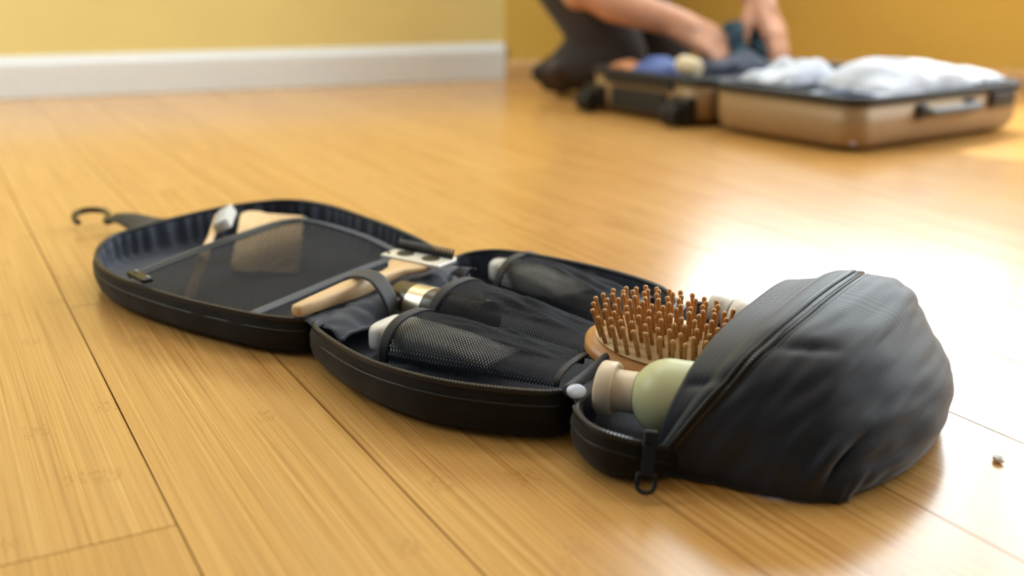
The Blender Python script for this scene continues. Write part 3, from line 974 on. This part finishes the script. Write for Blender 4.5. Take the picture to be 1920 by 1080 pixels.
# ------------------------------------------------------------------ suitcase and clothes
O = at(1600, 291)
e2 = Vector((.822, .57, 0)).normalized(); e1 = Vector((-e2.y, e2.x, 0))
SM = basis(O, e2)
suit = empty('suitcase', label='champagne hard-shell suitcase lying open on the floor by the wall', cat='suitcase')
suit.location = O; suit.rotation_euler = SM.to_euler()
def rring(x0, x1, y0, y1, r, z, n=7): return [Vector((x, y, z)) for x, y in rr(x0, x1, y0, y1, r, n)]
def shell(y0, y1, LX=.56, Z=.094):
    rings = [rring(0, LX, y0, y1, .05, Z), rring(0, LX, y0, y1, .05, .040), rring(.003, LX - .003, y0 + .003, y1 - .003, .05, .022), rring(.010, LX - .01, y0 + .01, y1 - .01, .05, .010),
             rring(.024, LX - .024, y0 + .024, y1 - .024, .05, .004)]
    n = len(rings[0]); V = [p for r in rings for p in r]; F = []
    for k in range(len(rings) - 1):
        for i in range(n):
            j = (i + 1) % n; F.append((k * n + j, k * n + i, (k + 1) * n + i, (k + 1) * n + j))
    F.append(tuple((len(rings) - 1) * n + i for i in range(n))[::-1])
    o = mesh('shell_half', V, F, 'gold', suit)
    md = o.modifiers.new('thickness', 'SOLIDIFY'); md.thickness = .003; md.offset = -1
    rings = [rring(.004, LX - .004, y0 + .004, y1 - .004, .048, Z), rring(.005, LX - .005, y0 + .005, y1 - .005, .048, .03), rring(.03, LX - .03, y0 + .03, y1 - .03, .04, .012)]
    V = [p for r in rings for p in r]; F = []
    for k in range(2):
        for i in range(n):
            j = (i + 1) % n; F.append((k * n + i, k * n + j, (k + 1) * n + j, (k + 1) * n + i))
    F.append(tuple(2 * n + i for i in range(n)))
    mesh('case_lining', V, F, 'webbing', suit)
    R = rring(.001, LX - .001, y0 + .001, y1 - .001, .05, Z + .003)
    tube('zip_rim', R, .0085, 'rubber', suit, False, 8, True)
    for yy in [y0 + (y1 - y0) * q for q in (.22, .5, .78)]:
        pass
    return o
Y1, Y2, Y3 = .385, .415, .800
shell(0, Y1)
shell(Y2, Y3)
rbox('case_hinge', (.28, (Y1 + Y2) / 2, .050), (.44, .034, .10), 'rubber', suit, .006, 2)
# carry handle on the long side of the filled half
hp = [(.185, -.004, .068), (.19, -.020, .068), (.205, -.026, .068), (.335, -.026, .068), (.350, -.020, .068), (.355, -.004, .068)]
tube('carry_handle', spline([Vector(p) for p in hp], 40), .0085, 'grey_plastic', suit, False, 10)
rbox('handle_mount', (.19, -.003, .068), (.03, .008, .03), 'black_plastic', suit, .003, 2)
rbox('handle_mount', (.35, -.003, .068), (.03, .008, .03), 'black_plastic', suit, .003, 2)
lk = rbox('combination_lock', (.46, -.004, .074), (.085, .012, .032), 'black_plastic', suit, .004, 2)
for k in range(3): rbox('lock_dial', (.44 + k * .014, -.010, .074), (.009, .004, .016), 'grey_plastic', lk, .001, 1)
# wheels, foot plate and recess on the short side of the other half
for yy in (Y2 + .045, Y3 - .040):
    hs = rbox('wheel_housing', (-.004, yy, .036), (.030, .062, .056), 'black_plastic', suit, .008, 3)
    for q in (-.012, .012):
        w_ = lathe('wheel', [(-.009, .010), (-.009, .021), (-.007, .024), (.007, .024), (.009, .021), (.009, .010)], 'rubber', hs, 28)
        w_.data.transform(Matrix.Translation((-.030, yy + q, .0255)) @ Matrix.Rotation(PI / 2, 4, 'Z'))
rbox('handle_recess', (-.002, (Y2 + Y3) / 2, .040), (.012, .190, .050), 'rubber', suit, .005, 2)
rbox('grip_bar', (-.006, (Y2 + Y3) / 2, .082), (.014, .230, .016), 'black_plastic', suit, .005, 2)

def garment(name, x0, x1, y0, y1, z0, h, mat, label, cat, seed, nx=40, ny=40, fold=.012, group=None, pw=4):
    """a folded garment lying in the case: rounded slab with soft folds"""
    V, F, UV = [], [], []
    for lay in (0, 1):
        for i in range(nx + 1):
            for j in range(ny + 1):
                u, v = i / nx * 2 - 1, j / ny * 2 - 1
                e = max(0, 1 - abs(u) ** pw) ** .5 * max(0, 1 - abs(v) ** pw) ** .5
                x, y = (x0 + x1) / 2 + u * (x1 - x0) / 2, (y0 + y1) / 2 + v * (y1 - y0) / 2
                if lay == 0:
                    q = Vector((x * 9, y * 9, seed))
                    z = z0 + h * e * (.80 + .5 * noise.noise(q * .8)) + fold * e * math.sin(18 * x + 26 * y + 4 * noise.noise(q)) * .6 + fold * .7 * e * noise.noise(q * 2.4)
                    z = max(z0 + .001, z)
                else: z = z0
                wob = .010 * noise.noise(Vector((u * 2, v * 2, seed + 5)))
                V.append(SM @ Vector((x + wob, y + wob, z))); UV.append((x, y))
    n1 = (nx + 1) * (ny + 1)
    for lay in (0, 1):
        for i in range(nx):
            for j in range(ny):
                a = lay * n1 + i * (ny + 1) + j
                f = (a, a + ny + 1, a + ny + 2, a + 1); F.append(f if lay == 0 else f[::-1])
    bd = [i * (ny + 1) for i in range(nx + 1)] + [nx * (ny + 1) + j for j in range(1, ny + 1)] + [i * (ny + 1) + ny for i in range(nx - 1, -1, -1)] + [j for j in range(ny - 1, 0, -1)]
    for k in range(len(bd)):
        a, b = bd[k], bd[(k + 1) % len(bd)]; F.append((b, a, a + n1, b + n1))
    o = mesh(name, V, F, mat, uv=UV)
    return tag(o, label, cat, group)
garment('folded_shirt', .020, .545, .020, .365, .016, .068, 'white_cloth', 'broad white shirt folded flat across the right suitcase half, under the others', 'shirt', 1.3, fold=.005, pw=8)
garment('folded_shirt', .060, .250, .225, .362, .104, .040, 'white_cloth', 'crumpled white shirt nearest the hinge in the suitcase', 'shirt', 5.1, fold=.020)
garment('folded_shirt', .120, .400, .020, .200, .104, .046, 'white_cloth', 'tallest white shirt heaped in the middle of the suitcase half', 'shirt', 8.6, fold=.016)
garment('folded_shirt', .430, .530, .030, .230, .104, .028, 'white_cloth', 'small white garment at the far end beside the combination lock', 'shirt', 3.9, fold=.010)
garment('folded_trousers', .030, .545, .435, .780, .016, .064, 'navy_cloth', 'dark navy clothes filling the left suitcase half', 'clothes', 12.7, fold=.006, pw=8)
garment('folded_shirt', .035, .150, .560, .680, .100, .032, 'blue_cloth', 'small blue garment on the navy clothes by the suitcase rim', 'shirt', 2.2)
garment('folded_shirt', .040, .120, .690, .775, .100, .016, 'rust_cloth', 'rust brown garment on the navy clothes at the left rim', 'shirt', 7.7)
garment('folded_jumper', .140, .330, .440, .600, .100, .040, 'navy_cloth', 'dark navy jumper bunched up beside the hinge', 'jumper', 9.4, fold=.02)
# rolled cream socks
a = SM @ Vector((.055, .475, .118)); b = SM @ Vector((.055, .545, .128))
so = framed('rolled_socks', a, b - a, label='cream rolled socks between the blue garment and the hinge', cat='socks')
lathe('roll', [(0, .006), (.002, .016), (.008, .020), (.055, .020), (.062, .016), (.064, .005)], 'cream_cloth', so, 24)
lathe('fold_cuff', [(.022, .019), (.024, .0215), (.038, .0215), (.040, .019)], 'cream_cloth', so, 24)

# ------------------------------------------------------------------ person kneeling at the suitcase
def blob(bm, pts, rad, seg=14):
    """tapered limb with round joints"""
    P = [Vector(p) for p in pts]
    V, F = tube_data(P, list(rad), seg)
    vs = [bm.verts.new(v) for v in V]
    for f in F: bm.faces.new([vs[k] for k in f])
    for p, r in zip(P, rad):
        bmesh.ops.create_icosphere(bm, subdivisions=2, radius=r, matrix=Matrix.Translation(p))
def ell(bm, c, s, rot=None):
    m = Matrix.Translation(c) @ (rot.to_matrix().to_4x4() if rot else Matrix()) @ Matrix.Diagonal((s[0], s[1], s[2], 1))
    bmesh.ops.create_icosphere(bm, subdivisions=3, radius=1, matrix=m)
def remeshed(name, bm, mat, parent, voxel, smooth=6):
    o = from_bm(name, bm, mat, parent, True)
    r = o.modifiers.new('skin', 'REMESH'); r.mode = 'VOXEL'; r.voxel_size = voxel; r.use_smooth_shade = True
    s = o.modifiers.new('soft', 'SMOOTH'); s.iterations = smooth; s.factor = .5
    return o
Y = at_y
per = empty('person', at(1030, 186), label='person in dark trousers and navy t-shirt kneeling and folding clothes at the suitcase', cat='person')
pel = Y(1085, -85, 3.00)
chest = Y(1140, -290, 3.00); neck = Y(1205, -395, 2.98); headc = Y(1250, -470, 2.96)
hipR, hipL = Y(1082, -40, 2.94), Y(1110, -60, 3.08)
kneeR, kneeL = Y(1158, 104, 2.935), Y(1250, 78, 3.08)
ankR, ankL = Y(1074, 116, 2.93), Y(1120, 128, 3.10)
toeR, toeL = Y(1052, 156, 2.93), Y(1080, 150, 3.12)
shR, shL = Y(1135, -330, 2.84), Y(1190, -345, 3.16)
elR, wrR = Y(1085, -15, 2.80), Y(1268, 42, 2.76)
elL, wrL = Y(1352, -130, 3.00), Y(1418, -8, 2.80)
# body: one continuous surface, head to toes
bm = bmesh.new()
blob(bm, [pel, pel.lerp(chest, .5), chest, chest.lerp(neck, .6)], [.12, .11, .125, .07])
ell(bm, chest, (.10, .17, .12))
blob(bm, [chest.lerp(neck, .5), neck, headc.lerp(neck, .4)], [.06, .052, .052])
fd = (Y(1360, -350, 2.95) - headc).normalized()               # looking down at the hands
hm = basis(headc, fd)
def hp_(x, y, z): return hm @ Vector((x, y, z))
ell(bm, hp_(0, 0, 0), (.095, .075, .112), hm.to_quaternion()); ell(bm, hp_(.025, 0, -.06), (.062, .055, .062), hm.to_quaternion())
blob(bm, [hp_(.092, 0, .02), hp_(.112, 0, -.018), hp_(.095, 0, -.03)], [.010, .014, .012])
for s in (-1, 1): ell(bm, hp_(-.005, s * .078, -.01), (.020, .010, .032), hm.to_quaternion())
blob(bm, [hp_(.085, -.02, -.062), hp_(.090, 0, -.060), hp_(.085, .02, -.062)], [.008, .009, .008], 8)
for sh, el, wr in ((shR, elR, wrR), (shL, elL, wrL)):
    blob(bm, [sh, sh.lerp(el, .5), el, el.lerp(wr, .35), wr], [.062, .054, .046, .049, .036])
for hp, kn, an, to in ((hipR, kneeR, ankR, toeR), (hipL, kneeL, ankL, toeL)):
    blob(bm, [hp, kn, an, to], [.085, .058, .038, .03])
def hand(bm, wr, dirn, palm_n, k=1.0, curl=.9, thumb_side=1):
    """palm, four bent fingers of unequal length and a thumb"""
    m = basis(wr, dirn, palm_n)                # x to the fingertips, z out of the back of the hand
    g = lambda x, y, z: m @ (Vector((x, y, z)) * k)
    blob(bm, [g(-.01, 0, 0), g(.03, 0, .002)], [.028 * k, .030 * k])
    for y in (-.030, -.010, .010, .030):
        blob(bm, [g(.005, y * .6, 0), g(.085, y, .004)], [.020 * k, .0145 * k], 10)
    for y, ln in ((-.032, .062), (-.011, .074), (.011, .080), (.032, .070)):
        a = -.25; p = Vector((.088, y, .004)); pts = [p.copy()]
        for q in (.45, .32, .23):
            a += curl * (.75 if q == .45 else .6)
            p = p + Vector((math.cos(a), 0, -math.sin(a))) * ln * q; pts.append(p.copy())
        blob(bm, [g(*c) for c in pts], [.0112 * k, .0104 * k, .0094 * k, .0080 * k], 10)
    t = thumb_side
    blob(bm, [g(.018, t * .024, -.006), g(.045, t * .046, -.020), g(.072, t * .050, -.036), g(.090, t * .040, -.048)], [.017 * k, .0135 * k, .0115 * k, .009 * k], 10)
hand(bm, wrR, Y(1355, 95, 2.74) - wrR, Vector((.1, -.75, .7)), 1.15, .55, 1)
hand(bm, wrL, Y(1460, 92, 2.76) - wrL, Vector((.75, -.55, .25)), 1.25, .55, -1)
remeshed('body', bm, 'skin', per, .0065, 3)
# face details and hair
bm = bmesh.new()
ell(bm, hp_(-.018, 0, .022), (.098, .083, .108), hm.to_quaternion())
bmesh.ops.delete(bm, geom=[v for v in bm.verts if (hm.inverted() @ v.co).x > .055 and (hm.inverted() @ v.co).z < .06], context='VERTS')
o = from_bm('hair', bm, 'hair', per, True)
for s in (-1, 1):
    bm = bmesh.new(); ell(bm, hp_(.084, s * .030, .006), (.010, .013, .008), hm.to_quaternion())
    from_bm('eye', bm, 'white_plastic', per, True)
# trousers
bm = bmesh.new()
blob(bm, [pel + Vector((0, 0, .09)), pel], [.135, .145])
for hp, kn, an in ((hipR, kneeR, ankR), (hipL, kneeL, ankL)):
    blob(bm, [pel.lerp(hp, .6), hp, hp.lerp(kn, .5), kn, kn.lerp(an, .45), an], [.11, .118, .102, .080, .072, .060])
remeshed('trousers', bm, 'trousers', per, .010, 5)
# t-shirt
bm = bmesh.new()
blob(bm, [pel + Vector((0, 0, .10)), pel.lerp(chest, .5), chest], [.150, .140, .15])
ell(bm, chest, (.125, .195, .14))
blob(bm, [chest, chest.lerp(neck, .55)], [.12, .075])
for sh, el in ((shR, elR), (shL, elL)):
    blob(bm, [chest.lerp(sh, .6), sh, sh.lerp(el, .5)], [.09, .078, .066])
remeshed('t_shirt', bm, 'tshirt', per, .010, 4)
# shoes
for an, to in ((ankR, toeR), (ankL, toeL)):
    bm = bmesh.new(); d = to - an
    blob(bm, [an, an.lerp(to, .45) + Vector((-.03, 0, 0)), Vector((to.x, to.y, .042))], [.050, .048, .040])
    s = remeshed('shoe', bm, 'shoe', per, .009, 3)
    bm = bmesh.new()
    blob(bm, [an + Vector((-.052, 0, .0)), an.lerp(to, .5) + Vector((-.072, 0, 0)), Vector((to.x - .03, to.y, .034))], [.022, .026, .024])
    o = remeshed('sole', bm, 'sole', s, .008, 3); o.matrix_parent_inverse = Matrix()

# garment held in both hands
c = Y(1392, 70, 2.765)
V, F, UV = [], [], []
for i in range(41):
    for j in range(31):
        u, v = i / 40 - .5, j / 30
        q = Vector((u * 5, v * 4, 3.3))
        p = c + Vector((u * .15, .014 * math.sin(u * 14) + .02 * noise.noise(q) - .04 * v, .050 - .100 * v - .30 * u * u + .006 * math.sin(u * 16 + v * 3)))
        V.append(p); UV.append((u * .2, v * .14))
for i in range(40):
    for j in range(30):
        a = i * 31 + j; F.append((a, a + 31, a + 32, a + 1))
hg = mesh('held_garment', V, F, 'teal_cloth', uv=UV)
md = hg.modifiers.new('thickness', 'SOLIDIFY'); md.thickness = .006; md.offset = 0
tag(hg, 'dark teal garment gathered between the kneeling person\'s hands', 'shirt')
